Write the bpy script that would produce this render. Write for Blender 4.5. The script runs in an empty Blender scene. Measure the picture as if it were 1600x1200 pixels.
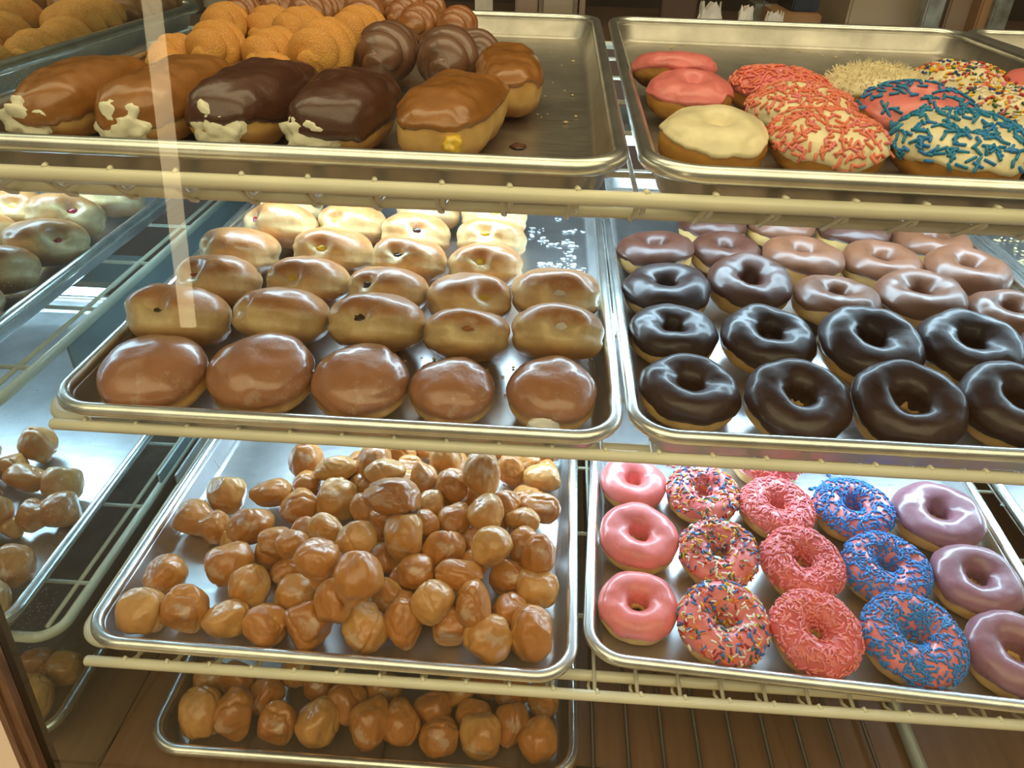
import bpy, bmesh, math, random
import numpy as np
from mathutils import Matrix, Vector, noise
random.seed(7); np.random.seed(7)
PI = math.pi
SC = bpy.context.scene
COL = SC.collection

# ------------------------------------------------------------------ camera, world, lights, exposure
CAM_Z = 1.45                                   # eye height above the shop floor
FPX = 1162.5
PITCH, YAW, ROLL = 0.58351, -0.04459, -0.02947
def cam_axes():
    cy, sy = math.cos(YAW), math.sin(YAW)
    f0 = np.array([sy, cy, 0.]); r0 = np.array([cy, -sy, 0.]); up = np.array([0, 0, 1.])
    fwd = math.cos(PITCH)*f0 - math.sin(PITCH)*up
    dn = -(math.sin(PITCH)*f0 + math.cos(PITCH)*up)
    return (math.cos(ROLL)*r0 + math.sin(ROLL)*dn, -math.sin(ROLL)*r0 + math.cos(ROLL)*dn, fwd)
RT, DN, FW = cam_axes()
cam_d = bpy.data.cameras.new('camera'); cam = bpy.data.objects.new('camera', cam_d); COL.objects.link(cam)
cam_d.sensor_width = 36.0; cam_d.lens = 36.0*FPX/1600; cam_d.clip_start = 0.01
m = Matrix.Identity(4)
for i in range(3):
    m[i][0] = RT[i]; m[i][1] = -DN[i]; m[i][2] = -FW[i]
m[2][3] = CAM_Z
cam.matrix_world = m
SC.camera = cam
SC.view_settings.view_transform = 'Standard'; SC.view_settings.look = 'None'
SC.view_settings.gamma = 1.0; SC.view_settings.use_curve_mapping = False
SC.view_settings.exposure = 0.0
SC.cycles.max_bounces = 8; SC.cycles.transparent_max_bounces = 12

wd = bpy.data.worlds.new('shop_ambient'); SC.world = wd; wd.use_nodes = True
bg = wd.node_tree.nodes['Background']; bg.inputs[0].default_value = (1.0, .76, .46, 1); bg.inputs[1].default_value = .15

def area(name, loc, rot, sx, sy, power, col):
    l = bpy.data.lights.new(name, 'AREA'); l.shape = 'RECTANGLE'; l.size = sx; l.size_y = sy
    l.energy = power; l.color = col
    o = bpy.data.objects.new(name, l); o.location = loc; o.rotation_euler = rot; COL.objects.link(o)
    return o
# warm shop ceiling fixtures, above and in front of the case
area('shop_ceiling_light', (.1, -.9, 2.75), (math.radians(-6), 0, 0), 4.2, 2.2, 64, (1.0, .84, .50))
area('shop_ceiling_light', (.3, 1.0, 2.75), (0, 0, 0), 2.6, .7, 15, (1.0, .84, .50))
sl = bpy.data.lights.new('floor_fill_spot', 'SPOT'); sl.energy = 170; sl.color = (1, .90, .76); sl.spot_size = math.radians(42); sl.spot_blend = .4; sl.shadow_soft_size = .1  # added spot that brightens the floor beside the case like door daylight
slo = bpy.data.objects.new('floor_fill_spot', sl); slo.location = (-1.35, .55, 2.7); COL.objects.link(slo)
def at(px, py, z=None, y=None, x=None):
    """point where the view of pixel (px, py) meets a horizontal (z, world), frontal (y) or side (x) plane"""
    d = RT*(px-800)/FPX + DN*(py-600)/FPX + FW
    if z is not None: t = (z-CAM_Z)/d[2]
    elif y is not None: t = y/d[1]
    else: t = x/d[0]
    p = d*t; p[2] += CAM_Z
    return p, t          # t = depth along the optical axis
ORD = ['', 'first', 'second', 'third', 'fourth', 'fifth', 'sixth', 'seventh', 'eighth', 'ninth', 'tenth', 'eleventh', 'twelfth', 'thirteenth', 'fourteenth']

# ------------------------------------------------------------------ materials
def nt_new(name):
    mt = bpy.data.materials.new(name); mt.use_nodes = True
    nt = mt.node_tree; return mt, nt, nt.nodes['Principled BSDF']
def N(nt, t, **kw):
    n = nt.nodes.new(t)
    for k, v in kw.items():
        if k.startswith('i_'): n.inputs[k[2:].replace('_', ' ')].default_value = v
        else: setattr(n, k, v)
    return n
def ramp(nt, src, stops, interp='LINEAR'):
    r = nt.nodes.new('ShaderNodeValToRGB'); nt.links.new(src, r.inputs[0]); r.color_ramp.interpolation = interp
    el = r.color_ramp.elements
    while len(el) < len(stops): el.new(0.5)
    for e, (p, c) in zip(el, stops):
        e.position = p; e.color = (c[0], c[1], c[2], 1) if not isinstance(c, (int, float)) else (c, c, c, 1)
    return r
def texco(nt, kind='Object'):
    return nt.nodes.new('ShaderNodeTexCoord').outputs[kind]
def noise_tex(nt, co, scale, detail=3, rough=.55):
    n = N(nt, 'ShaderNodeTexNoise'); n.inputs['Scale'].default_value = scale; n.inputs['Detail'].default_value = detail
    n.inputs['Roughness'].default_value = rough; nt.links.new(co, n.inputs['Vector']); return n
def mixc(nt, fac, a, b):
    mx = N(nt, 'ShaderNodeMix', data_type='RGBA')
    for s, v in ((0, fac), (6, a), (7, b)):
        if hasattr(v, 'is_output'): nt.links.new(v, mx.inputs[s])
        elif s == 0: mx.inputs[0].default_value = v
        else: mx.inputs[s].default_value = (*v, 1)
    return mx.outputs[2]
def bump(nt, b, src, strength, dist):
    n = N(nt, 'ShaderNodeBump'); n.inputs['Strength'].default_value = strength; n.inputs['Distance'].default_value = dist
    nt.links.new(src, n.inputs['Height']); nt.links.new(n.outputs[0], b.inputs['Normal']); return n
def plain(name, col, rough=.5, metal=0., spec=.5, coat=0., nscale=0, namp=.15, bscale=0, bdist=.0005, bstr=.4, sss=0):
    mt, nt, b = nt_new(name)
    b.inputs['Base Color'].default_value = (*col, 1); b.inputs['Roughness'].default_value = rough
    b.inputs['Metallic'].default_value = metal; b.inputs['Specular IOR Level'].default_value = spec
    b.inputs['Coat Weight'].default_value = coat; b.inputs['Coat Roughness'].default_value = .08
    co = texco(nt)
    if nscale:
        n = noise_tex(nt, co, nscale)
        r = ramp(nt, n.outputs[0], [(.3, tuple(c*(1-namp) for c in col)), (.7, tuple(min(1, c*(1+namp)) for c in col))])
        nt.links.new(r.outputs[0], b.inputs['Base Color'])
    if bscale: bump(nt, b, noise_tex(nt, co, bscale, 4).outputs[0], bstr, bdist)
    if sss:
        b.inputs['Subsurface Weight'].default_value = sss; b.inputs['Subsurface Radius'].default_value = (.006, .003, .0015)
        b.inputs['Subsurface Scale'].default_value = 1.0
    return mt

def dough_mat(name, top, band, bottom, half_h, rough=.42, coat=.25, band_c=0., band_w=.22, sugar=0., flakes=0.):
    """fried dough: brown top, pale proof line round the belly, brown underside (colour of the thing itself, in its own coordinates)"""
    mt, nt, b = nt_new(name); co = texco(nt)
    sep = N(nt, 'ShaderNodeSeparateXYZ'); nt.links.new(co, sep.inputs[0])
    n1 = noise_tex(nt, co, 55, 4); n2 = noise_tex(nt, co, 16, 3)
    ma = N(nt, 'ShaderNodeMath', operation='MULTIPLY_ADD'); nt.links.new(n2.outputs[0], ma.inputs[0]); ma.inputs[1].default_value = half_h*.9
    nt.links.new(sep.outputs[2], ma.inputs[2])
    mr = N(nt, 'ShaderNodeMapRange'); nt.links.new(ma.outputs[0], mr.inputs[0])
    mr.inputs[1].default_value = -half_h + half_h*.45; mr.inputs[2].default_value = half_h + half_h*.45
    c = .5 + band_c
    r = ramp(nt, mr.outputs[0], [(0, bottom), (max(.02, c-band_w-.08), bottom), (c-band_w*.55, band), (c+band_w*.55, band), (min(.97, c+band_w+.08), top), (1, top)])
    dark = mixc(nt, ramp(nt, n1.outputs[0], [(.35, 0.), (.75, .55)]).outputs[0], r.outputs[0], tuple(v*.72 for v in top))
    out = dark
    if flakes:
        n3 = noise_tex(nt, co, 75, 5, .7); n4 = noise_tex(nt, co, 22, 2)
        mm = N(nt, 'ShaderNodeMath', operation='MULTIPLY'); nt.links.new(n3.outputs[0], mm.inputs[0]); nt.links.new(n4.outputs[0], mm.inputs[1])
        out = mixc(nt, ramp(nt, mm.outputs[0], [(.335, 0.), (.40, flakes)]).outputs[0], out, (.80, .70, .56))
    if sugar:
        v = N(nt, 'ShaderNodeTexVoronoi'); v.inputs['Scale'].default_value = 520; nt.links.new(co, v.inputs['Vector'])
        out = mixc(nt, ramp(nt, v.outputs['Distance'], [(.16, sugar), (.34, 0.)]).outputs[0], out, (.85, .62, .36))
        bump(nt, b, v.outputs['Distance'], .6, .0008)
    else:
        bump(nt, b, noise_tex(nt, co, 95, 6, .65).outputs[0], .45, .0016)
    nt.links.new(out, b.inputs['Base Color'])
    b.inputs['Roughness'].default_value = rough; b.inputs['Coat Weight'].default_value = coat; b.inputs['Coat Roughness'].default_value = .18
    b.inputs['Subsurface Weight'].default_value = .12; b.inputs['Subsurface Radius'].default_value = (.008, .004, .0015); b.inputs['Subsurface Scale'].default_value = 1
    return mt

def icing_mat(name, col, rough=.25, coat=.5, spots=None, bdist=.0009, bscale=70):
    mt, nt, b = nt_new(name); co = texco(nt)
    n = noise_tex(nt, co, 40, 3)
    r = ramp(nt, n.outputs[0], [(.3, tuple(c*.86 for c in col)), (.7, tuple(min(1, c*1.12) for c in col))])
    out = r.outputs[0]
    if spots:
        n3 = noise_tex(nt, co, 420, 2)
        out = mixc(nt, ramp(nt, n3.outputs[0], [(.66, 0.), (.70, .6)]).outputs[0], out, spots)
    nt.links.new(out, b.inputs['Base Color'])
    rr = N(nt, 'ShaderNodeMapRange'); nt.links.new(noise_tex(nt, co, 28, 4).outputs[0], rr.inputs[0]); rr.inputs[1].default_value = .3; rr.inputs[2].default_value = .7; rr.inputs[3].default_value = rough*.8; rr.inputs[4].default_value = rough*1.6
    nt.links.new(rr.outputs[0], b.inputs['Roughness']); b.inputs['Coat Weight'].default_value = coat; b.inputs['Coat Roughness'].default_value = .16
    bump(nt, b, noise_tex(nt, co, bscale, 5, .6).outputs[0], .6, bdist)
    return mt

def alu_mat(name, col=(.78, .79, .80), rough=.3, stain=.25, seed=0):
    mt, nt, b = nt_new(name); co = texco(nt)
    mp = N(nt, 'ShaderNodeMapping'); mp.inputs['Scale'].default_value = (30, 260, 30); mp.inputs['Location'].default_value = (seed, seed*2, 0); nt.links.new(co, mp.inputs[0])
    st = noise_tex(nt, mp.outputs[0], 1, 4)
    bl = noise_tex(nt, co, 9, 5, .65)
    cr = ramp(nt, bl.outputs[0], [(.35, tuple(c*(1-stain) for c in col)), (.62, col)])
    nt.links.new(cr.outputs[0], b.inputs['Base Color'])
    rr = N(nt, 'ShaderNodeMapRange'); nt.links.new(st.outputs[0], rr.inputs[0]); rr.inputs[3].default_value = rough*.75; rr.inputs[4].default_value = rough*1.35
    nt.links.new(rr.outputs[0], b.inputs['Roughness'])
    b.inputs['Metallic'].default_value = .92
    bump(nt, b, st.outputs[0], .12, .0004)
    return mt

M = {}
M['glazed'] = dough_mat('glazed_dough', (.62, .265, .085), (.90, .67, .33), (.62, .30, .10), .0265, flakes=.25, coat=.4, rough=.38, band_c=-.04, band_w=.22)
M['glazed_brown'] = dough_mat('glazed_brown_dough', (.42, .175, .078), (.76, .46, .16), (.66, .38, .12), .026, flakes=.2, coat=.8, rough=.3, band_c=-.16, band_w=.14)
M['ring'] = dough_mat('yeast_ring_dough', (.60, .28, .07), (.80, .50, .17), (.50, .22, .055), .018, rough=.5, coat=.1, band_c=-.02, band_w=.25)
M['cake'] = dough_mat('cake_dough', (.45, .19, .03), (.52, .24, .04), (.30, .11, .02), .018, rough=.6, coat=.05)
M['hole'] = dough_mat('hole_dough', (.52, .19, .034), (.62, .27, .058), (.48, .17, .03), .02, rough=.36, coat=.65, flakes=.3, band_w=.3)
M['hole_pale'] = dough_mat('hole_pale_dough', (.62, .29, .075), (.70, .38, .11), (.56, .23, .05), .02, rough=.36, coat=.65, flakes=.3, band_w=.3)
M['cinnamon'] = dough_mat('cinnamon_sugar_dough', (.74, .32, .055), (.80, .40, .075), (.68, .28, .05), .02, rough=.65, coat=0, sugar=.75)
M['knot'] = dough_mat('glazed_knot_dough', (.38, .13, .032), (.46, .19, .05), (.36, .12, .03), .02, rough=.3, coat=.8)
M['choc_dark'] = icing_mat('dark_chocolate_icing', (.040, .0135, .009), rough=.36, coat=.28)
M['choc_milk'] = icing_mat('milk_chocolate_icing', (.20, .075, .034), rough=.36, coat=.28, spots=(.12, .04, .02))
M['choc_mid'] = icing_mat('chocolate_icing', (.10, .033, .018), rough=.36, coat=.28)
M['choc_bar'] = icing_mat('chocolate_bar_icing', (.088, .029, .013), rough=.27, coat=.4, bdist=.0014, bscale=90)
M['maple'] = icing_mat('maple_icing', (.33, .125, .022), rough=.24, coat=.5, bdist=.0012, bscale=60)
M['choc_glaze'] = icing_mat('thin_chocolate_glaze', (.19, .085, .048), rough=.28, coat=.6, bdist=.001)
M['pink'] = icing_mat('pink_icing', (.80, .205, .195), rough=.30, coat=.35, spots=(.5, .05, .05), bdist=.0003)
M['pink_red'] = icing_mat('deep_pink_icing', (.74, .14, .14), rough=.33, coat=.3, bdist=.0004)
M['lavender'] = icing_mat('lavender_icing', (.30, .125, .16), rough=.28, coat=.45, bdist=.0008)
M['white'] = icing_mat('white_icing', (.86, .74, .47), rough=.35, coat=.3, bdist=.0004)
M['coconut'] = plain('coconut_flakes', (.86, .76, .52), .7, nscale=200)
M['cream'] = plain('whipped_cream', (.86, .81, .62), .5, nscale=60, bscale=90, bdist=.001)
M['custard'] = plain('custard', (.86, .55, .05), .35, coat=.4)
M['jelly'] = plain('red_jelly', (.42, .012, .02), .12, coat=.6)
M['choc_fill'] = plain('chocolate_filling', (.05, .018, .012), .3, coat=.4)
M['white_fill'] = plain('white_cream_filling', (.85, .80, .70), .45)
M['wound'] = plain('torn_crust', (.34, .13, .04), .6, nscale=90, namp=.4)
M['sugar'] = plain('dried_sugar_glaze', (.82, .88, .90), .6)
M['crumb'] = plain('pastry_crumb', (.72, .56, .28), .8)
SPR = {'pink': (.90, .25, .27), 'blue': (.018, .22, .62), 'teal': (.006, .23, .46), 'red': (.45, .012, .02), 'white': (.9, .84, .74), 'yellow': (.86, .52, .015),
       'green': (.012, .13, .05), 'orange': (.85, .19, .025), 'rose': (.85, .28, .35), 'navy': (.02, .07, .24), 'salmon': (.88, .24, .15)}
for k, c in SPR.items(): M['spr_'+k] = plain(k+'_sprinkle', c, .4, coat=.2)
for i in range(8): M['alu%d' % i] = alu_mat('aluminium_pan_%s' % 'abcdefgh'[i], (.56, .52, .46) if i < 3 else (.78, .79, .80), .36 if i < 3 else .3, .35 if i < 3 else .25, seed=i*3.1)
M['alu_rim'] = plain('aluminium_rim', (.80, .80, .76), .27, metal=.92, nscale=35, namp=.18, bscale=220, bdist=.0002, bstr=.2)
M['epoxy'] = plain('cream_epoxy_wire', (.84, .79, .60), .38, coat=.25, nscale=14, namp=.08)
M['wire_shaded'] = plain('shade_dark_wire', (.05, .045, .04), .35, metal=.5)  # near-black: the unlit look of the rack is put into the colour
M['steel'] = plain('grey_painted_steel', (.33, .37, .36), .45, metal=.3, nscale=20)
M['frame_metal'] = plain('dark_bronze_channel', (.085, .062, .042), .38, metal=.6, nscale=12)

def wood_mat(name, a, b_, scale=(3, 40, 3), rough=.45):
    mt, nt, b = nt_new(name); co = texco(nt)
    mp = N(nt, 'ShaderNodeMapping'); mp.inputs['Scale'].default_value = scale; nt.links.new(co, mp.inputs[0])
    n = noise_tex(nt, mp.outputs[0], 3, 5, .6)
    r = ramp(nt, n.outputs[0], [(.3, a), (.7, b_)]); nt.links.new(r.outputs[0], b.inputs['Base Color'])
    b.inputs['Roughness'].default_value = rough; bump(nt, b, n.outputs[0], .2, .0006)
    return mt
M['wood'] = wood_mat('case_wood', (.13, .062, .036), (.26, .14, .085), (60, 60, 4))
M['base'] = wood_mat('base_board', (.165, .078, .032), (.225, .112, .05), (25, 2.5, 5), .5)

def mirror_mat():
    mt, nt, b = nt_new('side_mirror'); co = texco(nt, 'Object')
    b.inputs['Base Color'].default_value = (.66, .76, .78, 1); b.inputs['Metallic'].default_value = 1; b.inputs['Roughness'].default_value = .012
    out = nt.nodes['Material Output']
    df = N(nt, 'ShaderNodeBsdfDiffuse'); df.inputs[0].default_value = (.55, .66, .66, 1)
    v = N(nt, 'ShaderNodeTexVoronoi'); v.inputs['Scale'].default_value = 420; nt.links.new(co, v.inputs['Vector'])
    nz = noise_tex(nt, co, 9, 3)
    sp = ramp(nt, v.outputs['Distance'], [(.10, 1.), (.20, 0.)]); pt = ramp(nt, nz.outputs[0], [(.40, .0), (.65, .5)])
    mm = N(nt, 'ShaderNodeMath', operation='MULTIPLY'); nt.links.new(sp.outputs[0], mm.inputs[0]); nt.links.new(pt.outputs[0], mm.inputs[1])
    ad = N(nt, 'ShaderNodeMath', operation='ADD'); ad.inputs[1].default_value = .035; nt.links.new(mm.outputs[0], ad.inputs[0])
    mx = N(nt, 'ShaderNodeMixShader'); nt.links.new(ad.outputs[0], mx.inputs[0]); nt.links.new(b.outputs[0], mx.inputs[1]); nt.links.new(df.outputs[0], mx.inputs[2])
    nt.links.new(mx.outputs[0], out.inputs[0])
    return mt
M['mirror'] = mirror_mat()
def glass_mat():
    mt = bpy.data.materials.new('case_glass'); mt.use_nodes = True; nt = mt.node_tree; nt.nodes.clear()
    out = N(nt, 'ShaderNodeOutputMaterial'); tr = N(nt, 'ShaderNodeBsdfTransparent'); gl = N(nt, 'ShaderNodeBsdfGlossy')
    tr.inputs[0].default_value = (.97, .985, .975, 1); gl.inputs['Roughness'].default_value = .01
    fr = N(nt, 'ShaderNodeFresnel'); fr.inputs[0].default_value = 1.5
    gm = N(nt, 'ShaderNodeNewGeometry'); iv = N(nt, 'ShaderNodeMath', operation='SUBTRACT'); iv.inputs[0].default_value = 1; nt.links.new(gm.outputs['Backfacing'], iv.inputs[1])
    mu = N(nt, 'ShaderNodeMath', operation='MULTIPLY'); nt.links.new(fr.outputs[0], mu.inputs[0]); nt.links.new(iv.outputs[0], mu.inputs[1])
    mx = N(nt, 'ShaderNodeMixShader'); nt.links.new(mu.outputs[0], mx.inputs[0]); nt.links.new(tr.outputs[0], mx.inputs[1]); nt.links.new(gl.outputs[0], mx.inputs[2])
    nt.links.new(mx.outputs[0], out.inputs[0])
    return mt
M['glass'] = glass_mat()
def emit_mat(name, col, s):
    mt, nt, b = nt_new(name); b.inputs['Base Color'].default_value = (.8, .8, .8, 1)
    b.inputs['Emission Color'].default_value = (*col, 1); b.inputs['Emission Strength'].default_value = s; return mt

# ------------------------------------------------------------------ mesh helpers
def link(name, verts, faces, mat, parent=None, smooth=True, mats=None, fmat=None):
    me = bpy.data.meshes.new(name); me.from_pydata([tuple(v) for v in verts], [], [tuple(f) for f in faces])
    for mt in (mats or [mat]): me.materials.append(mt)
    if fmat is not None: me.polygons.foreach_set('material_index', fmat)
    if smooth: me.polygons.foreach_set('use_smooth', [True]*len(me.polygons))
    me.update()
    o = bpy.data.objects.new(name, me); COL.objects.link(o)
    if parent is not None: o.parent = parent
    return o
def tag(o, label, cat, group=None, kind=None):
    if label: o['label'] = label
    if cat: o['category'] = cat
    if group: o['group'] = group
    if kind: o['kind'] = kind
    return o
def thing(name, label, cat, loc=(0, 0, 0), rot=(0, 0, 0), group=None, scale=1.):
    o = bpy.data.objects.new(name, None); COL.objects.link(o); o.empty_display_size = .02
    o.location = loc; o.rotation_euler = rot; o.scale = (scale,)*3 if isinstance(scale, (int, float)) else scale
    return tag(o, label, cat, group)
class MB:
    def __init__(s): s.v = []; s.f = []
    def add(s, v, f):
        k = len(s.v); s.v += [tuple(p) for p in v]; s.f += [tuple(i+k for i in q) for q in f]
    def box(s, a, b):
        (x0, y0, z0), (x1, y1, z1) = a, b
        s.add([(x0, y0, z0), (x1, y0, z0), (x1, y1, z0), (x0, y1, z0), (x0, y0, z1), (x1, y0, z1), (x1, y1, z1), (x0, y1, z1)],
              [(0, 3, 2, 1), (4, 5, 6, 7), (0, 1, 5, 4), (1, 2, 6, 5), (2, 3, 7, 6), (3, 0, 4, 7)])
    def tube(s, pts, r, n=10, caps=True, closed=False):
        pts = [Vector(p) for p in pts]; L = len(pts); vs = []; fs = []
        up = Vector((0, 0, 1)); prev = None
        for i, p in enumerate(pts):
            if closed: t = pts[(i+1) % L]-pts[i-1]
            else: t = pts[min(i+1, L-1)]-pts[max(i-1, 0)]
            t.normalize()
            a = prev if prev is not None else (up if abs(t.z) < .9 else Vector((1, 0, 0)))
            u = a - t*a.dot(t); u.normalize(); w = t.cross(u); prev = u
            rr = r[i] if isinstance(r, (list, tuple)) else r
            vs += [p + (u*math.cos(2*PI*k/n) + w*math.sin(2*PI*k/n))*rr for k in range(n)]
        for i in range(L if closed else L-1):
            j = (i+1) % L
            fs += [(i*n+k, i*n+(k+1) % n, j*n+(k+1) % n, j*n+k) for k in range(n)]
        if caps and not closed: fs += [tuple(reversed(range(n))), tuple(range((L-1)*n, L*n))]
        s.add(vs, fs)
    def build(s, name, mat, parent=None, smooth=True): return link(name, s.v, s.f, mat, parent, smooth)
def grid(P, cu=True, cv=False):
    """P: array (nu, nv, 3) -> verts, faces"""
    nu, nv, _ = P.shape; f = []
    for i in range(nu if cu else nu-1):
        for j in range(nv if cv else nv-1):
            a, b = (i+1) % nu, (j+1) % nv
            f.append((i*nv+j, a*nv+j, a*nv+b, i*nv+b))
    return P.reshape(-1, 3), f
def nz(p, f, s=0.): return noise.noise(Vector((p[0]*f+s, p[1]*f+s*1.7, p[2]*f-s)))
def spow(x, e): return math.copysign(abs(x)**e, x)

# ------------------------------------------------------------------ pastries: surfaces
def ring_surf(seed, Rc=.0284, a=.0170, b=.0192, amp=.0022, wob=.03):
    def S(u, th, off=0.):
        w = 1+wob*noise.noise(Vector((math.cos(u)*1.1+seed, math.sin(u)*1.1, seed*.3)))
        c, s = spow(math.cos(th), .86), spow(math.sin(th), .86)
        if s < 0: s *= .88
        cr = 1-.05*math.exp(-((th+.25)/.22)**2)
        if c < 0: c = -abs(math.cos(th))**1.05*(1+1.1*max(0, -s))
        r = Rc*w + (a+off)*c*cr; z = (b+off)*s
        p = (r*math.cos(u), r*math.sin(u), z)
        d = amp*nz(p, 38, seed)+amp*.35*nz(p, 95, seed)
        return ((r+d*math.cos(th))*math.cos(u), (r+d*math.cos(th))*math.sin(u), z+d*math.sin(th))
    return S
def ring_dough(S, nu=48, nv=26):
    return grid(np.array([[S(2*PI*i/nu, 2*PI*j/nv) for j in range(nv)] for i in range(nu)]), True, True)
def ring_icing(S, seed, edge=.05, drip=.28, t=.0016, nu=72, nv=26):
    P = []
    for i in range(nu):
        u = 2*PI*i/nu; q = Vector((math.cos(u)*1.6+seed, math.sin(u)*1.6, seed))
        e0 = edge + drip*noise.noise(q) + .10*noise.noise(q*3.1); e1 = PI+.25+.2*noise.noise(q*1.3+Vector((5, 0, 0)))
        row = []
        for j in range(nv):
            k = j/(nv-1); th = e0+(e1-e0)*k
            o = t*min(1, k/.07, (1-k)/.07)**.5*(1.0+.35*math.exp(-((k-.1)/.07)**2)) - (.0012 if j in (0, nv-1) else 0)
            row.append(S(u, th, o))
        P.append(row)
    return grid(np.array(P), True, False)
def bun_surf(seed, A=.044, B=.0215, e=.80, amp=.0026, sx=1., wob=.03, dents=(), crease=.045):
    def S(u, ph, off=0.):
        w = 1+wob*noise.noise(Vector((math.cos(u)*1.2+seed, math.sin(u)*1.2, seed*.7)))
        s, c = abs(math.sin(ph))**e, spow(math.cos(ph), e)
        cr = 1-crease*math.exp(-((ph-1.66)/.10)**2)
        x = (A*w+off)*s*cr*math.cos(u)*sx; y = (A*w+off)*s*cr*math.sin(u); z = (B+off)*c
        d = amp*nz((x, y, z), 34, seed)+amp*.35*nz((x, y, z), 85, seed)-.0022*math.exp(-((noise.noise(Vector((x*22+seed, y*22, z*40)))-.05)/.045)**2)*max(0., math.sin(ph))**2
        n = Vector((x/(A*A), y/(A*A), z/(B*B)))
        if n.length > 0: n.normalize()
        for (du, dp, rad, dep) in dents:
            q = (A*math.sin(dp)**e*math.cos(du)*sx, A*math.sin(dp)**e*math.sin(du), B*spow(math.cos(dp), e))
            k = ((x-q[0])**2+(y-q[1])**2+(z-q[2])**2)/(rad*rad)
            if k < 6: d -= dep*math.exp(-k*1.2)
        return (x+n.x*d, y+n.y*d, z+n.z*d)
    return S
def bun_mesh(S, nu=44, nv=24):
    v = [S(0, 0)]; f = []
    for j in range(1, nv):
        for i in range(nu): v.append(S(2*PI*i/nu, PI*j/nv))
    v.append(S(0, PI)); L = len(v)-1
    for i in range(nu):
        f.append((0, 1+i, 1+(i+1) % nu))
        for j in range(nv-2):
            a = 1+j*nu; f.append((a+i, a+nu+i, a+nu+(i+1) % nu, a+(i+1) % nu))
        a = 1+(nv-2)*nu; f.append((a+i, L, a+(i+1) % nu))
    return v, f
def bun_icing(S, seed, edge=1.45, drip=.25, t=.0016, nu=64, nv=20, edgef=None):
    v = [S(0, 0, t)]; f = []
    for j in range(1, nv+1):
        for i in range(nu):
            u = 2*PI*i/nu; q = Vector((math.cos(u)*1.7+seed, math.sin(u)*1.7, seed))
            e = (edgef(u) if edgef else edge) + drip*noise.noise(q)+.08*noise.noise(q*3)
            k = j/nv; o = t*min(1, (1-k)/.08)**.5*(1+.4*math.exp(-((k-.9)/.06)**2)) - (.0012 if j == nv else 0)
            v.append(S(u, e*k, o))
    for i in range(nu):
        f.append((0, 1+i, 1+(i+1) % nu))
        for j in range(nv-1):
            a = 1+j*nu; f.append((a+i, a+nu+i, a+nu+(i+1) % nu, a+(i+1) % nu))
    return v, f
def blob(c, r, seed, amp=.25, n=2, squash=(1, 1, 1)):
    bm = bmesh.new(); bmesh.ops.create_icosphere(bm, subdivisions=n+1, radius=1)
    vs = []
    for q in bm.verts:
        k = r*(1+amp*noise.noise(q.co*1.6+Vector((seed, seed*2, 0)))+amp*.5*noise.noise(q.co*3.7+Vector((0, seed, 0))))
        vs.append((c[0]+q.co.x*k*squash[0], c[1]+q.co.y*k*squash[1], c[2]+q.co.z*k*squash[2]))
    fs = [tuple(x.index for x in fc.verts) for fc in bm.faces]; bm.free(); return vs, fs
def sprinkles(parent, icing, count, cols, weights, seed, L=.0075, r=.0011, keep=None):
    """little sugar rods lying on an icing surface"""
    rng = random.Random(seed); me = icing.data; me.calc_loop_triangles()
    tri = [(t.vertices, t.area, t.normal) for t in me.loop_triangles]
    # skip the tucked-in edges (normals pointing steeply down)
    tri = [t for t in tri if t[2].z > -.35]
    w = [t[1]*(1.0 if t[2].z > .15 else .5) for t in tri]
    picks = rng.choices(range(len(tri)), w, k=count)
    V = []; F = []; FM = []; names = list(cols)
    for q in picks:
        vid, _, n = tri[q]; a, b, c = (me.vertices[i].co for i in vid)
        x, y = rng.random(), rng.random()
        if x+y > 1: x, y = 1-x, 1-y
        p = a+(b-a)*x+(c-a)*y
        if keep and not keep(p, rng): continue
        t = n.orthogonal().normalized(); t.rotate(Matrix.Rotation(rng.uniform(0, 2*PI), 3, n))
        t = (t+n*rng.uniform(-.08, .14)).normalized(); bn = n.cross(t).normalized(); nn = t.cross(bn)
        l = L*rng.uniform(.75, 1.15)/2; p = p+n*r*rng.uniform(.5, 1.1); k0 = len(V)
        prof = [(-l, .45), (-l*.86, 1), (l*.86, 1), (l, .45)]
        for (s, rr) in prof:
            for k in range(6):
                an = k*PI/3; V.append(p+t*s+(bn*math.cos(an)+nn*math.sin(an))*r*rr)
        fs = [(k0+i*6+k, k0+i*6+(k+1) % 6, k0+(i+1)*6+(k+1) % 6, k0+(i+1)*6+k) for i in range(3) for k in range(6)]
        fs += [tuple(k0+k for k in reversed(range(6))), tuple(k0+18+k for k in range(6))]
        F += fs; ci = rng.choices(range(len(names)), weights)[0]; FM += [ci]*len(fs)
    o = link('sprinkles', V, F, None, parent, True, [M['spr_'+c] for c in names], FM); o['kind'] = 'stuff'
    return o

# ------------------------------------------------------------------ layout of the case
XM = -.438                                     # face of the mirrored side wall
Z_RIM = {'T': CAM_Z-.1373, 'M': CAM_Z-.3407, 'B': CAM_Z-.5719, 'L': CAM_Z-.746}
DEPTH = .0245                                  # pan floor below the rim bead
FLOOR = {k: z-DEPTH for k, z in Z_RIM.items()}
BASE_Z = CAM_Z-.7725
BAR = {'T': (.4395, Z_RIM['T']-.0155), 'M': (.4475, Z_RIM['M']-.0155), 'B': (.3995, Z_RIM['B']-.0155)}     # front bar, tucked under the pan rims
def glass_y(z): return .374+.11*((z-CAM_Z)+.54)

# ---- structure
def struct(o): o['kind'] = 'structure'; return o
b = MB(); b.box((XM-.012, .384, BASE_Z-.01), (XM, 1.30, CAM_Z+.30))
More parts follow.
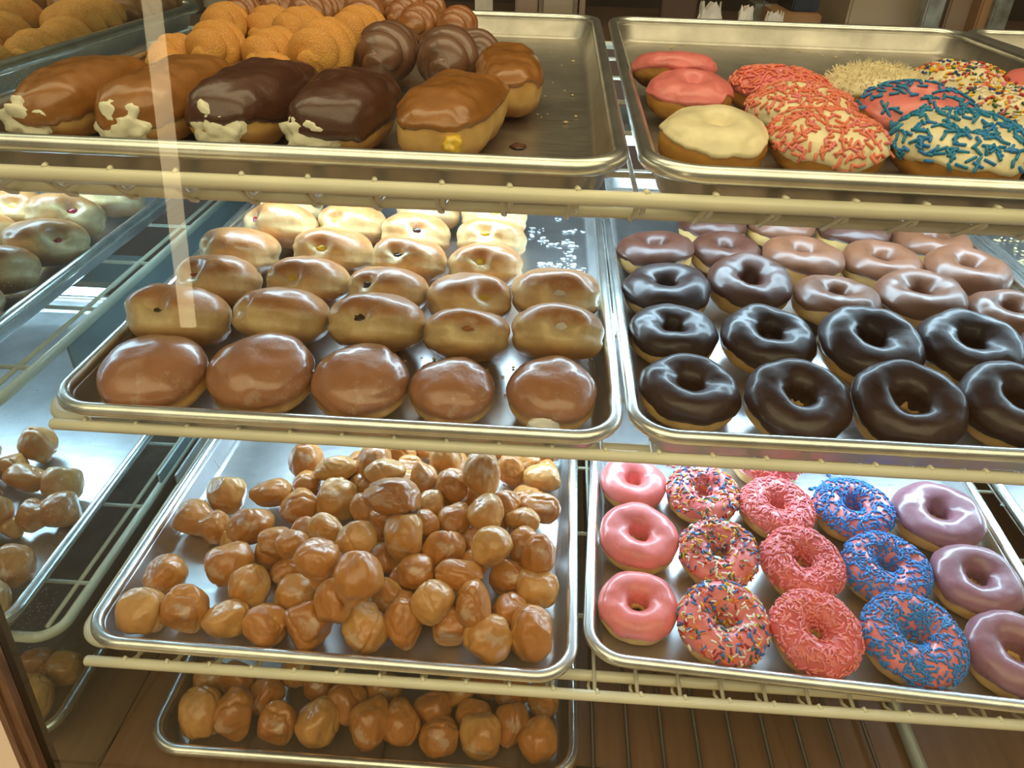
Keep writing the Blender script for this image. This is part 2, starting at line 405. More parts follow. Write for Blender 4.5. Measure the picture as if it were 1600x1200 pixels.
# mirrored side wall with its front edge leaning like the glass
zs = [BASE_Z-.01, CAM_Z+.30]
v = []
for z in zs:
    y0 = glass_y(z)+.006
    v += [(XM-.012, y0, z), (XM, y0, z), (XM, 1.30, z), (XM-.012, 1.30, z)]
struct(link('wall_left', v, [(0, 3, 2, 1), (4, 5, 6, 7), (0, 1, 5, 4), (1, 2, 6, 5), (2, 3, 7, 6), (3, 0, 4, 7)], M['mirror'], None, False))
def leaning_box(name, x0, x1, dy0, dy1, z0, z1, mat, parent=None):
    v = []
    for z in (z0, z1):
        g = glass_y(z); v += [(x0, g+dy0, z), (x1, g+dy0, z), (x1, g+dy1, z), (x0, g+dy1, z)]
    return link(name, v, [(0, 3, 2, 1), (4, 5, 6, 7), (0, 1, 5, 4), (1, 2, 6, 5), (2, 3, 7, 6), (3, 0, 4, 7)], mat, parent, False)
struct(leaning_box('trim_1', XM, XM+.003, -.004, .009, BASE_Z, CAM_Z+.30, M['frame_metal']))
struct(leaning_box('trim_2', XM-.006, XM+.0025, -.012, -.0045, BASE_Z-.3, CAM_Z+.30, M['wood']))
struct(leaning_box('trim_3', XM-.0125, XM-.0065, -.016, -.0045, BASE_Z-.3, CAM_Z+.30, M['wood']))
struct(leaning_box('window_1', XM+.0035, 1.6, -.0045, .0005, BASE_Z+.001, CAM_Z+.30, M['glass']))
b = MB(); b.box((XM+.001, .345, BASE_Z-.03), (1.6, 1.30, BASE_Z)); struct(b.build('floor_case', M['base'], None, False))
b = MB(); b.box((XM+.001, .350, .0), (1.6, 1.28, BASE_Z-.031)); struct(b.build('wall_front', M['wood'], None, False))
def tile_mat():
    mt, nt, b = nt_new('shop_floor_tile'); co = texco(nt)
    br = N(nt, 'ShaderNodeTexBrick'); br.inputs['Scale'].default_value = 1; br.offset = 0
    br.inputs['Brick Width'].default_value = .3; br.inputs['Row Height'].default_value = .3; br.inputs['Mortar Size'].default_value = .004
    br.inputs['Color1'].default_value = (.62, .46, .30, 1); br.inputs['Color2'].default_value = (.57, .42, .27, 1); br.inputs['Mortar'].default_value = (.25, .18, .11, 1)
    nt.links.new(co, br.inputs['Vector']); nt.links.new(br.outputs[0], b.inputs['Base Color']); b.inputs['Roughness'].default_value = .35
    return mt
b = MB(); b.box((-3.5, -4, -.05), (3.5, 5, 0)); struct(b.build('floor', tile_mat(), None, False))
M['kitchen_wall'] = plain('kitchen_wall_paint', (.055, .036, .024), .7, nscale=3, namp=.4)
b = MB(); b.box((-3.5, 3.2, .0), (3.5, 3.3, 2.8)); struct(b.build('wall_back', M['kitchen_wall'], None, False))

# ---- pans
HW, HL = .2205, .323
def rrect(hw, hl, r, z, n=8):
    r = max(r, .001); out = []
    for cx, cy, a0 in ((hw-r, hl-r, 0), (-hw+r, hl-r, 90), (-hw+r, -hl+r, 180), (hw-r, -hl+r, 270)):
        for k in range(n+1):
            a = math.radians(a0+90*k/n); out.append((cx+r*math.cos(a), cy+r*math.sin(a), z))
    return out
def skin(loops, close_first=True):
    n = len(loops[0]); v = [p for l in loops for p in l]; f = []
    for i in range(len(loops)-1):
        f += [(i*n+k, i*n+(k+1) % n, (i+1)*n+(k+1) % n, (i+1)*n+k) for k in range(n)]
    return v, f
def pan(tier, x0, y0, rot, label, mat):
    """half-inch-rim bakery sheet pan; x0, y0 = middle of its front rim"""
    c = Vector((x0, y0, 0))+Matrix.Rotation(rot, 3, 'Z') @ Vector((0, HL, 0))
    t = thing('sheet_pan', label, 'baking tray', (c.x, c.y, Z_RIM[tier]), (0, 0, rot), 'sheet pans of the display case')
    zf = -DEPTH; ins = [(.046, zf+.0000), (.0175, zf), (.0135, zf+.0012), (.0108, zf+.005), (.0058, -.004), (.0045, -.001)]
    loops = [rrect(HW-d, HL-d, max(.034-d*.6, .008), z) for d, z in ins]
    ol = [rrect(HW-d-.0000, HL-d, max(.034-d*.6, .008), z) for d, z in ((.0037, -.002), (.0048, -.0055), (.0096, zf+.0035), (.013, zf-.0006), (.0175, zf-.0017), (.046, zf-.0017))]
    v, f = skin(loops+ol); n = len(loops[0])
    f.append(tuple(range(n))); f.append(tuple(reversed(range(len(v)-n, len(v)))))
    # inner loops run floor -> rim, so flip for outward normals
    o = link('tray_body', v, f, mat, t, True)
    bm = bmesh.new(); bm.from_mesh(o.data); bmesh.ops.recalc_face_normals(bm, faces=bm.faces); bm.to_mesh(o.data); bm.free()
    for p in o.data.polygons:
        if len(p.vertices) > 4: p.use_smooth = False
    mb = MB(); mb.tube(rrect(HW, HL, .034, 0, 10), .0058, 12, closed=True); mb.build('rolled_rim', M['alu_rim'], t)
    return t
PANS = {
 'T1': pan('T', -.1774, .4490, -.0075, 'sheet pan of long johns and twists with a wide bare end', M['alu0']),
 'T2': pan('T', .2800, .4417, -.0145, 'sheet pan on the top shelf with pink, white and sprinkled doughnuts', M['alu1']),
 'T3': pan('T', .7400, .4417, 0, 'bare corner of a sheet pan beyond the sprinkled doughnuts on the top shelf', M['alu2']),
 'M1': pan('M', -.1594, .4480, -.0012, 'sheet pan holding rows of glazed filled doughnuts', M['alu3']),
 'M2': pan('M', .2955, .4557, .0042, 'sheet pan holding rows of chocolate iced ring doughnuts', M['alu4']),
 'M3': pan('M', .7530, .4557, 0, 'crumb-strewn sheet pan past the chocolate rings on the middle shelf', M['alu5']),
 'B1': pan('B', -.1787, .4065, -.0114, 'sheet pan heaped with glazed doughnut holes on the lower shelf', M['alu6']),
 'B2': pan('B', .2765, .4153, -.0541, 'slightly skewed sheet pan of pink, sprinkled and lavender rings', M['alu7']),
 'B3': pan('B', .7640, .4300, -.02, 'edge of an empty sheet pan beyond the lavender rings', M['alu5']),
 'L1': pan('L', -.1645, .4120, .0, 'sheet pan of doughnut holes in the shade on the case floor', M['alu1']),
}

# ---- wire shelves
def wire_shelf(tier, x0, xt, x1, y1, knob_x, label, sp=.0412):
    """front lip bar, frame tube loop lower and behind it, wires lying on the loop and turned up to the lip"""
    yb, zb = BAR[tier]; yf, zf = yb+.034, zb-.0196
    t = thing('wire_shelf', label, 'shelf', (0, yb, zb), group='wire shelves of the display case')
    L = lambda x, y, z: (x, y-yb, z-zb)
    mb = MB(); mb.tube([L(x0, yb, zb), L(x0+.0015, yb, zb), L(x1, yb, zb)], [.0038, .0048, .0048], 14); mb.build('front_bar', M['epoxy'], t)
    pts = [L(x1, yf, zf)]; r = .024
    for k in range(9):
        a = math.radians(270-90*k/8); pts.append(L(xt+r+r*math.cos(a), yf+r+r*math.sin(a), zf))
    pts += [L(xt, y1, zf), L(x1, y1, zf)]
    mb = MB(); mb.tube(pts, .0052, 12); mb.build('frame_tube', M['epoxy'], t)
    mb = MB(); k0 = math.ceil((max(xt+.012, x0+.006)-knob_x)/sp); x = knob_x+k0*sp; zw = zf+.0067
    while x < x1:
        mb.tube([L(x+.001, yb-.0012, zb+.0046), L(x, yb+.002, zb+.0052), L(x, yb+.0045, zb-.001), L(x, yb+.0065, zw+.004), L(x, yb+.012, zw), L(x, y1, zw)], .0018, 8)
        mb.tube([L(x-.004, yb+.001, zb-.0042), L(x-.005, yf-.010, zf-.002), L(x-.004, yf-.004, zf-.0045)], .0016, 6)
        x += sp
    for y in np.arange(yb+.10, y1, .115):
        mb.tube([L(xt, y, zw-.0036), L(x1, y, zw-.0036)], .0022, 8)
    mb.tube([L(xt+.013, yf+.01, zw-.0036), L(xt+.013, y1, zw-.0036)], .0022, 8)
    mb.build('wire_lattice', M['epoxy'], t)
    return t
kx = {'T': at(1011.6, 288, y=BAR['T'][0])[0][0], 'M': at(1458, 726, y=BAR['M'][0])[0][0], 'B': at(935, 1066, y=BAR['B'][0])[0][0]}
bx = {'M': at(77, 653, y=BAR['M'][0])[0][0], 'B': at(131, 1026, y=BAR['B'][0])[0][0]}
sT = wire_shelf('T', -.425, -.415, 1.2, 1.12, kx['T'], 'cream coated wire shelf carrying the top row of pans', .0412)
sM = wire_shelf('M', bx['M'], -.4125, 1.2, 1.12, kx['M'], 'cream coated wire shelf under the glazed and chocolate doughnut pans', .0405)
sB = wire_shelf('B', bx['B'], -.4262, 1.2, 1.12, kx['B'], 'cream coated wire shelf under the heaped doughnut holes and pink rings', .0385)
def side_plate(sh, tier, y0, y1, dz0, dz1, x):
    yb, zb = BAR[tier]; mb = MB(); mb.box((x-.0012, y0-yb, dz0), (x+.0012, y1-yb, dz1))
    o = mb.build('side_plate', M['steel'], sh, False)
side_plate(sM, 'M', .60, 1.10, -.058, -.0235, -.4130)
side_plate(sB, 'B', .655, .745, -.0225, -.002, -.4275)

# a low rack on the case floor, under the ring pan, shade put into its wire colour
t = thing('wire_rack', 'empty wire rack coloured dark for shade, lying on the brown case floor', 'rack', (0, 0, BASE_Z))
mb = MB(); x = .078
while x < .41:
    mb.tube([(x, .432, .0078), (x, 1.05, .0078)], .0024, 8); x += .0378
mb.tube([(.06, .434, .0045), (.43, .434, .0045)], .0036, 10); mb.tube([(.06, 1.0, .0045), (.43, 1.0, .0045)], .0036, 10)
mb.build('wire_lattice', M['wire_shaded'], t)
mb = MB(); mb.tube([(.425, .432, .0085), (.425, 1.05, .0085)], .0075, 10); mb.build('side_tube', M['steel'], t)

# ---- cool tubes fixed under the shelves
def tube_lamp(label, y, z, strength):
    t = thing('strip_light', label, 'lamp', (.35, y, z), group='cool strip lights under the shelves')
    mb = MB(); mb.box((-.70, -.034, -.004), (.80, .034, .0085)); mb.build('diffuser', emit_mat('cool_diffuser_glow', (.57, .81, 1.0), strength), t, False)
    mb = MB(); mb.box((-.72, -.038, .009), (.82, .038, .017)); mb.build('lamp_channel', M['steel'], t, False)
tube_lamp('cool white strip light under the top wire shelf', .80, CAM_Z-.206, 19)
tube_lamp('cool white strip light under the middle wire shelf', .80, CAM_Z-.409, 25)

# ------------------------------------------------------------------ pastries: builders
SEED = [0]
def sd(): SEED[0] += 1; return SEED[0]*1.37
def place(px, py, tier, h, wpx, nominal):
    p, d = at(px, py, z=FLOOR[tier]+h); s = wpx*d/FPX/nominal
    p, d = at(px, py, z=FLOOR[tier]+h*s)
    return p, s
def tilt_rot(tilt, yaw=0., side=0.):
    """tilt > 0 leans the top towards the viewer, < 0 away"""
    return (math.radians(tilt), math.radians(side), math.radians(yaw))
RAIN = (['white', 'yellow', 'green', 'orange', 'red', 'blue', 'rose', 'navy'], [5, 3, 2, 3, 2, 3, 3, 1.5])
def ring_doughnut(px, py, w, tier, icing, label, group, tilt=6, h=.0205, spr=None, yaw=None, side=0, edge=.02, drip=.25, dough='ring', name='ring_doughnut'):
    s = sd(); p, sc = place(px, py, tier, h, w*.972, .0905)
    t = thing(name, label, 'doughnut', p, tilt_rot(tilt, 0, side), group, sc)
    S = ring_surf(s); v, f = ring_dough(S); link('dough', v, f, M[dough], t)
    v, f = ring_icing(S, s, edge, drip); ic = link('icing', v, f, M[icing], t)
    if spr:
        cols, wts, n, L = spr; sprinkles(t, ic, n, cols, wts, int(s*100), L)
    return t
FILL = {'jelly': 'jelly', 'custard': 'custard', 'choc': 'choc_fill', 'cream': 'white_fill', 'plain': 'wound'}
def filled_doughnut(px, py, w, tier, label, group, tilt=-42, h=.034, fill=None, du=0., mat='glazed', yaw=0., dp=1.25, rad=.0125, dep=.017):
    s = sd(); nominal = .090
    dents = []
    if fill: dents = [(-PI/2+du, dp, rad, dep)]
    p, sc = place(px, py, tier, h, w*(1.04 if tilt < -10 else 1.0), nominal)
    t = thing('filled_doughnut', label, 'doughnut', p, tilt_rot(tilt, yaw), group, sc)
    e = .84 if tilt < -10 else .88
    S = bun_surf(s, A=.0445, B=.0268 if tilt < -10 else .0262, e=e, dents=dents, sx=1.0)
    v, f = bun_mesh(S, 52, 30); link('dough', v, f, M[mat], t)
    if fill:
        q = S(-PI/2+du, dp, 0.); v, f = blob((q[0], q[1]+.0008, q[2]), .0085, s, .35, 2, (1.15, .75, .8)); link('filling', v, f, M[FILL[fill]], t)
    return t

# ------------------------------------------------------------------ middle shelf, glazed filled doughnuts (column from the mirror, row from the front)
G1 = 'glazed filled doughnuts on the middle shelf'
front = [(245, 582, 168, 'lowest-sitting brown glazed bun in the corner by the mirror'), (413, 585, 168, 'broad brown glazed bun with a bright shine, second in the front row from the mirror'),
         (561, 598, 154, 'brown glazed bun in the middle of the front row of filled doughnuts'), (706, 612, 138, 'narrower brown glazed bun, fourth in the front row from the mirror'),
         (862, 614, 147, 'brown glazed bun with a white cream smear on its front, corner by the chocolate pan')]
for i, (x, y, w, lb) in enumerate(front):
    t = filled_doughnut(x, y, w, 'M', lb, G1, tilt=7, h=.0275, mat='glazed_brown', fill=('cream' if i == 4 else None), du=-.10, dp=1.72, rad=.010, dep=.003)
    if i == 4: t.children[1].scale = (1.6, 1.06, 1.5)
rows = [
 [(290, 488, 158, 'choc', -.05), (440, 494, 146, 'custard', -.75), (586, 504, 148, 'choc', -.25), (727, 520, 134, 'plain', .1), (874, 520, 144, 'cream', .1)],
 [(341, 441, 138, 'jelly', -.35), (488, 443, 128, 'custard', -.3), (612, 451, 124, 'choc', -.5), (740, 466, 132, 'custard', .45), (876, 465, 138, 'cream', .1)],
 [(367, 397, 132, 'jelly', -.75), (517, 393, 120, 'custard', -.05), (640, 407, 118, 'choc', -.15), (755, 418, 120, 'custard', -.15)],
 [(422, 368, 122, 'jelly', -.75), (538, 361, 106, 'custard', -.45), (649, 373, 112, 'choc', .3), (766, 381, 110, 'custard', -.1)],
 [(449, 329, 106, 'jelly', -.55), (666, 338, 104, 'choc', -.1), (771, 350, 106, 'custard', .1)],
]
FW_ = {'jelly': 'red jelly in its side', 'custard': 'yellow custard in its side', 'choc': 'a dark chocolate filled hole', 'plain': 'a torn empty hole', 'cream': 'white cream at its hole'}
colmap = [[1, 2, 3, 4, 5], [1, 2, 3, 4, 5], [1, 2, 3, 4], [1, 2, 3, 4], [1, 3, 4]]
for r, row in enumerate(rows):
    for c, (x, y, w, fl, du) in zip(colmap[r], row):
        lb = 'glazed doughnut with %s, %s column from the mirror, %s row back' % (FW_[fl], ORD[c], ORD[r+2])
        filled_doughnut(x, y, w, 'M', lb, G1, tilt=-25-5*(r == 0)+random.uniform(-5, 4), h=.031, fill=fl, du=du, yaw=random.uniform(-8, 8))

# ------------------------------------------------------------------ middle shelf, chocolate rings
G2 = 'chocolate iced rings on the middle shelf'
crow = [
 [(1083, 618, 162, 'd', 4), (1247, 634, 168, 'd', 14), (1408, 640, 172, 'd', 18), (1570, 640, 176, 'd', 14)],
 [(1055, 527, 146, 'd', 2), (1204, 536, 154, 'd', 8), (1364, 543, 168, 'd', 14), (1512, 550, 166, 'd', 12), (1626, 558, 138, 'c', 10)],
 [(1050, 455, 140, 'd', 0), (1187, 455, 138, 'c', 12), (1326, 471, 144, 'm', -2), (1468, 478, 150, 'm', 2), (1602, 492, 142, 'm', 2)],
 [(1024, 403, 128, 'c', -4), (1147, 401, 118, 'c', 2), (1268, 412, 134, 'm', -2), (1403, 420, 130, 'm', 2), (1541, 434, 138, 'm', 4)],
 [(1134, 361, 110, 'c', -2), (1245, 363, 112, 'm', -4), (1358, 376, 118, 'c', -2), (1480, 388, 122, 'm', 0)],
 [(1450, 356, 118, 'c', -4)],
]
CW = {'d': ('choc_dark', 'dark chocolate'), 'c': ('choc_mid', 'reddish brown chocolate'), 'm': ('choc_milk', 'pale milk chocolate')}
for r, row in enumerate(crow):
    for c, (x, y, w, k, tl) in enumerate(row):
        lb = 'glossy %s ring, %s across from the glazed buns, %s' % (CW[k][1], ORD[c+1], 'front row' if r == 0 else ORD[r+1]+' row back')
        if r == 5: lb = 'brown iced ring half hidden under the top shelf edge behind the others'
        ring_doughnut(x, y, w, 'M', CW[k][0], lb, G2, tilt=tl, h=.0205+.0004*abs(tl), edge=-.08 if k == 'd' else .0, drip=.3, side=random.uniform(-4, 4))
ring_doughnut(1316, 344, 100, 'M', 'white', 'pale iced ring just showing under the top shelf behind the chocolate ones', None, tilt=0)

# ------------------------------------------------------------------ lower shelf, iced rings
G3 = 'iced rings on the lower shelf'
PK = (['pink', 'salmon'], [5, 1], 560, .0066); BL = (['blue'], [1], 620, .0066); RB = (RAIN[0], RAIN[1], 380, .0064)
low = [
 (984, 762, 110, 'pink', None, 'smooth pink iced ring at the back by the doughnut holes', 6), (989, 850, 136, 'pink', None, 'smooth pink iced ring second back in the plain pink file', 8), (996, 957, 137, 'pink', None, 'smooth pink iced ring in the front corner by the doughnut holes', 4),
 (1097, 776, 118, 'pink', RB, 'rainbow sprinkled pink ring at the back of its file', 6), (1124, 866, 132, 'pink', RB, 'rainbow sprinkled pink ring in the middle of its file', 12), (1147, 978, 152, 'pink', RB, 'rainbow sprinkled pink ring at the front edge of the pan', 12),
 (1209, 795, 118, 'pink', PK, 'pink ring under pale pink sprinkles, third from the front', 4), (1252, 876, 136, 'pink_red', PK, 'pink ring under pink sprinkles, between rainbow and blue ones', 10), (1295, 993, 148, 'pink_red', PK, 'pink ring thick with pink sprinkles at the front of the pan', 14),
 (1338, 811, 120, 'pink', BL, 'blue sprinkled pink ring at the back, beside bare tray', 6), (1389, 905, 137, 'pink', BL, 'blue sprinkled pink ring second from the front', 8), (1443, 1011, 164, 'pink', BL, 'large blue sprinkled ring at the front of the pan', 8),
 (1466, 826, 132, 'lavender', None, 'lavender iced ring at the back with a shiny rippled top', 4), (1530, 922, 138, 'lavender', None, 'lavender iced ring in the middle by the pan side', 8), (1590, 1030, 158, 'lavender', None, 'lavender iced ring at the front, cut by the frame', 8),
 (1200, 742, 112, 'pink', PK, 'pink sprinkled ring barely showing beneath the middle shelf bar', 0),
]
for (x, y, w, ic, sp, lb, tl) in low:
    ring_doughnut(x, y, w, 'B', ic, lb, G3, tilt=tl, spr=sp, edge=.0, drip=.28, side=random.uniform(-4, 4))

# ------------------------------------------------------------------ top shelf, doughnuts of the second pan
G4 = 'doughnuts of the top sprinkle pan'
def top_bun(px, py, w, icing, label, h=.020, edge=1.5, drip=.3, spr=None, tilt=0, side=0, dough='cake', B=.0205, hole=True, keep=None):
    s = sd(); p, sc = place(px, py, 'T', h, w, .0900)
    t = thing('iced_doughnut', label, 'doughnut', p, tilt_rot(tilt, 0, side), G4, sc)
    dents = [(0, .02, .0115, .013)] if hole else []
    S = bun_surf(s, A=.0445, B=B, e=.84, amp=.0022, dents=dents, crease=.01)
    v, f = bun_mesh(S, 48, 28); link('dough', v, f, M[dough], t)
    v, f = bun_icing(S, s, edge, drip); ic = link('icing', v, f, M[icing], t)
    if spr: sprinkles(t, ic, spr[2], spr[0], spr[1], int(s*91), spr[3])
    return t, ic
TP = (['salmon', 'pink'], [4, 1], 300, .0078); TB = (['teal', 'blue'], [3, 1], 260, .0076)
TR = (['red', 'yellow', 'orange', 'white', 'navy', 'green', 'rose'], [3, 4, 3, 4, 3, 2, 2], 330, .0050)
top_bun(1052, 112, 132, 'pink', 'smooth pink iced doughnut leaning behind another by the pan wall', h=.033, edge=1.6, tilt=-12)
top_bun(1077, 152, 140, 'pink', 'pink iced doughnut with bare brown dough showing at its front', h=.026, edge=1.32, drip=.4, tilt=8)
top_bun(1119, 221, 172, 'white', 'plain white iced doughnut in the front corner of the pan', h=.021, edge=1.35, drip=.4, tilt=10)
top_bun(1215, 145, 150, 'pink', 'pink iced doughnut under pink sprinkles, behind the white-pink ones', spr=TP, h=.020)
top_bun(1250, 180, 166, 'white', 'white iced doughnut with pink sprinkles in the second row', spr=TP, h=.022, tilt=6)
top_bun(1299, 228, 184, 'white', 'white iced doughnut with pink sprinkles in the front row', spr=TP, h=.022, tilt=8, edge=1.6)
t, ic = top_bun(1368, 146, 152, 'white', 'coconut covered doughnut at the back between pink and rainbow ones', h=.020)
rng = random.Random(3); me = ic.data; V = []; F = []
for k in range(900):
    p = me.vertices[rng.randrange(len(me.vertices))]
    if p.normal.z < -.2: continue
    a = p.co+p.normal*.0004; d = (p.normal+Vector((rng.gauss(0, .8), rng.gauss(0, .8), rng.gauss(0, .5)))).normalized()*rng.uniform(.003, .0065)
    e = d.orthogonal().normalized()*.0007; g = d.cross(e).normalized()*.0005; k0 = len(V)
    V += [a-e, a+e, a+g, a+d-e*.5, a+d+e*.5, a+d+g*.5]; F += [(k0, k0+1, k0+4, k0+3), (k0+1, k0+2, k0+5, k0+4), (k0+2, k0, k0+3, k0+5), (k0+3, k0+4, k0+5), (k0, k0+2, k0+1)]
o = link('coconut_shreds', V, F, M['coconut'], t, False); o['kind'] = 'stuff'
top_bun(1427, 184, 176, 'pink', 'pink iced doughnut with sparse blue sprinkles, behind the blue and white one', spr=(TB[0], TB[1], 150, .0076), h=.021, tilt=5)
top_bun(1487, 236, 200, 'white', 'white iced doughnut with blue sprinkles in the front row', spr=TB, h=.022, edge=1.5, drip=.35, tilt=8)
top_bun(1506, 136, 140, 'white', 'white iced doughnut with rainbow sprinkles at the back', spr=TR, h=.020)
top_bun(1565, 176, 156, 'white', 'white iced rainbow sprinkled doughnut in the middle row', spr=TR, h=.022, tilt=4)
top_bun(1625, 226, 160, 'white', 'white iced rainbow sprinkled doughnut cut by the frame', spr=TR, h=.022, tilt=6)
top_bun(1640, 142, 130, 'pink', 'pink iced doughnut peeking in beside the rainbow sprinkled ones', h=.020)

# ------------------------------------------------------------------ top shelf, long johns
G5 = 'iced long johns on the top shelf'
def long_john(n, fr, w, icing, label, fill, h=.0235, edge=1.72, drip=.22, du=0.):
    s = sd(); a, d1 = at(*n, z=FLOOR['T']+h); c, d2 = at(*fr, z=FLOOR['T']+h)
    dv = Vector(c-a); Ln = dv.length; yaw = math.atan2(dv.y, dv.x)-PI/2
    mid = (a+c)/2; hw = w*(d1+d2)/2/FPX/2
    t = thing('long_john', label, 'pastry', mid, (0, 0, yaw), G5)
    sx = hw/(Ln/2)
    A = Ln/2
    def S(u, ph, off=0.):
        w_ = 1+.04*noise.noise(Vector((math.cos(u)*1.3+s, math.sin(u)*1.3, s)))
        sn, cs = abs(math.sin(ph))**.66, spow(math.cos(ph), .8)
        x = (hw*w_+off)*sn*spow(math.cos(u), .62); y = (A*w_+off)*sn*spow(math.sin(u), .55); z = (.0235+off)*cs
        k = .0030*nz((x, y, z), 30, s)+.0014*nz((x, y, z), 90, s)
        nn = Vector((x/hw**2, y/A**2, z/.0235**2)); nn.normalize()
        return (x+nn.x*k, y+nn.y*k, z+nn.z*k)
    v, f = bun_mesh(S, 56, 26); link('dough', v, f, M['ring'], t)
    v, f = bun_icing(S, s, edge, drip, nu=80, nv=24); link('icing', v, f, M[icing], t)
    if fill == 'cream':
        V = []; F = []; mb = MB()
        q = S(-PI/2+du, 1.65, 0)
        v, f = blob((q[0], q[1]+.0025, q[2]+.001), .0126, s, .6, 3, (1.3, .42, 1.1)); mb.add(v, f)
        mb.build('cream_filling', M['cream'], t)
    if fill == 'custard':
        q = S(du, 1.62, 0); v, f = blob((q[0]-.002*math.cos(du), q[1], q[2]), .007, s, .4, 2, (.9, 1.2, .9)); link('custard_filling', v, f, M['custard'], t)
    return t
long_john((56, 181), (212, 123), 112, 'maple', 'maple iced long john spilling cream, pressed to the mirror side', 'cream', du=-.1)
long_john((192, 190), (345, 126), 112, 'maple', 'maple iced long john with cream at its end, beside the darker chocolate one', 'cream')
long_john((330, 194), (458, 128), 122, 'choc_bar', 'chocolate iced long john with torn creamy end, next to the maple ones', 'cream')
long_john((506, 206), (575, 146), 134, 'choc_bar', 'chocolate iced long john in front of the chocolate twists', 'cream', du=-.15)
long_john((664, 218), (746, 150), 132, 'maple', 'maple iced long john showing yellow custard, in front of bare tray', 'custard', edge=1.38, du=-1.1)
long_john((793, 152), (787, 100), 98, 'maple', 'short maple iced long john standing alone behind the custard one', 'custard', edge=1.38, du=-2.2)

# ------------------------------------------------------------------ top shelf, twists
def twist(px, py, L, w, yaw, mat, label, group, h=.022, turns=1.6, ring_w=.30, tilt=0):
    s = sd(); p, d = at(px, py, z=FLOOR['T']+h); R = w*d/FPX/2
    t = thing('twist_doughnut', label, 'pastry', p, (math.radians(tilt), 0, math.radians(yaw)), group)
    nu, nv = 40, 44; P = []
    for i in range(nu):
        a = 2*PI*i/nu; row = []
        for j in range(nv):
            k = j/(nv-1); y = (k-.5)*L; env = max(0., 1-abs(2*k-1)**3.2)**.5*(.9+.1*math.sin(PI*k))
            q = a-turns*2*PI*k
            r = R*env*(.80+ring_w*(abs(math.cos(q))**.8)-.12*math.exp(-(math.cos(q)/.22)**2))
            x, z = r*math.cos(a), r*math.sin(a)*.92
            n_ = .0016*nz((x, y, z), 45, s)*env
            row.append((x+n_*math.cos(a), y, z+n_*math.sin(a)))
        P.append(row)
    v, f = grid(np.array(P), True, False)
    link('dough', v, f, M[mat], t); return t
G6 = 'cinnamon sugar twists'; G7 = 'chocolate glazed twists'; G8 = 'brown glazed twists'
cin = [(218, 80, .080, 66, 8), (300, 72, .10, 74, -2), (352, 76, .11, 84, 10), (415, 84, .11, 84, 4), (508, 84, .12, 96, 8), (268, 96, .07, 60, 40), (455, 54, .11, 84, 0), (520, 50, .10, 84, -4), (378, 46, .11, 80, 6), (318, 46, .10, 74, 12), (440, 104, .07, 66, 30)]
cl = ['cinnamon sugar twist nearest the mirror, behind the maple bars', 'sugary twist standing second from the mirror', 'cinnamon twist with a deep crease above the maple long johns', 'cinnamon twist just behind the first chocolate long john', 'large golden cinnamon twist beside the chocolate twists', 'small sugared stub tucked low behind the maple bars', 'speckled cinnamon twist in the second rank, mid pile', 'cinnamon twist in the second rank touching the chocolate twists', 'cinnamon twist in the second rank over the creased one', 'sugared twist in the second rank by the tray wall', 'short orange twist wedged behind the chocolate long john']
for (x, y, L, w, yw), lb in zip(cin, cl): twist(x, y, L, w, yw, 'cinnamon', lb, G6, h=.024 if y > 60 else .030)
cho = [(594, 84, .125, 92, 6), (683, 88, .12, 92, 8), (736, 82, .08, 66, 20)]
cl = ['chocolate glazed twist next to the golden cinnamon twist', 'chocolate glazed twist with cracked glaze beside the lone maple bar', 'short chocolate twist end behind the lone maple bar']
for (x, y, L, w, yw), lb in zip(cho, cl): twist(x, y, L, w, yw, 'choc_glaze', lb, G7, h=.024)
kn = [(385, 24, 62), (432, 18, 64), (474, 20, 66), (517, 17, 64), (556, 14, 58), (592, 24, 62), (628, 26, 60), (664, 34, 62), (700, 40, 60), (340, 26, 56), (645, 16, 48), (608, 8, 52)]
for i, (x, y, w) in enumerate(kn):
    lb = 'shiny brown glazed twist at the tray back, %s counting from the mirror' % ORD[sorted(k[0] for k in kn).index(x)+1]
    twist(x, y, .09, w, random.uniform(-15, 15), 'knot', lb, G8, h=.035, turns=2.0, ring_w=.34)

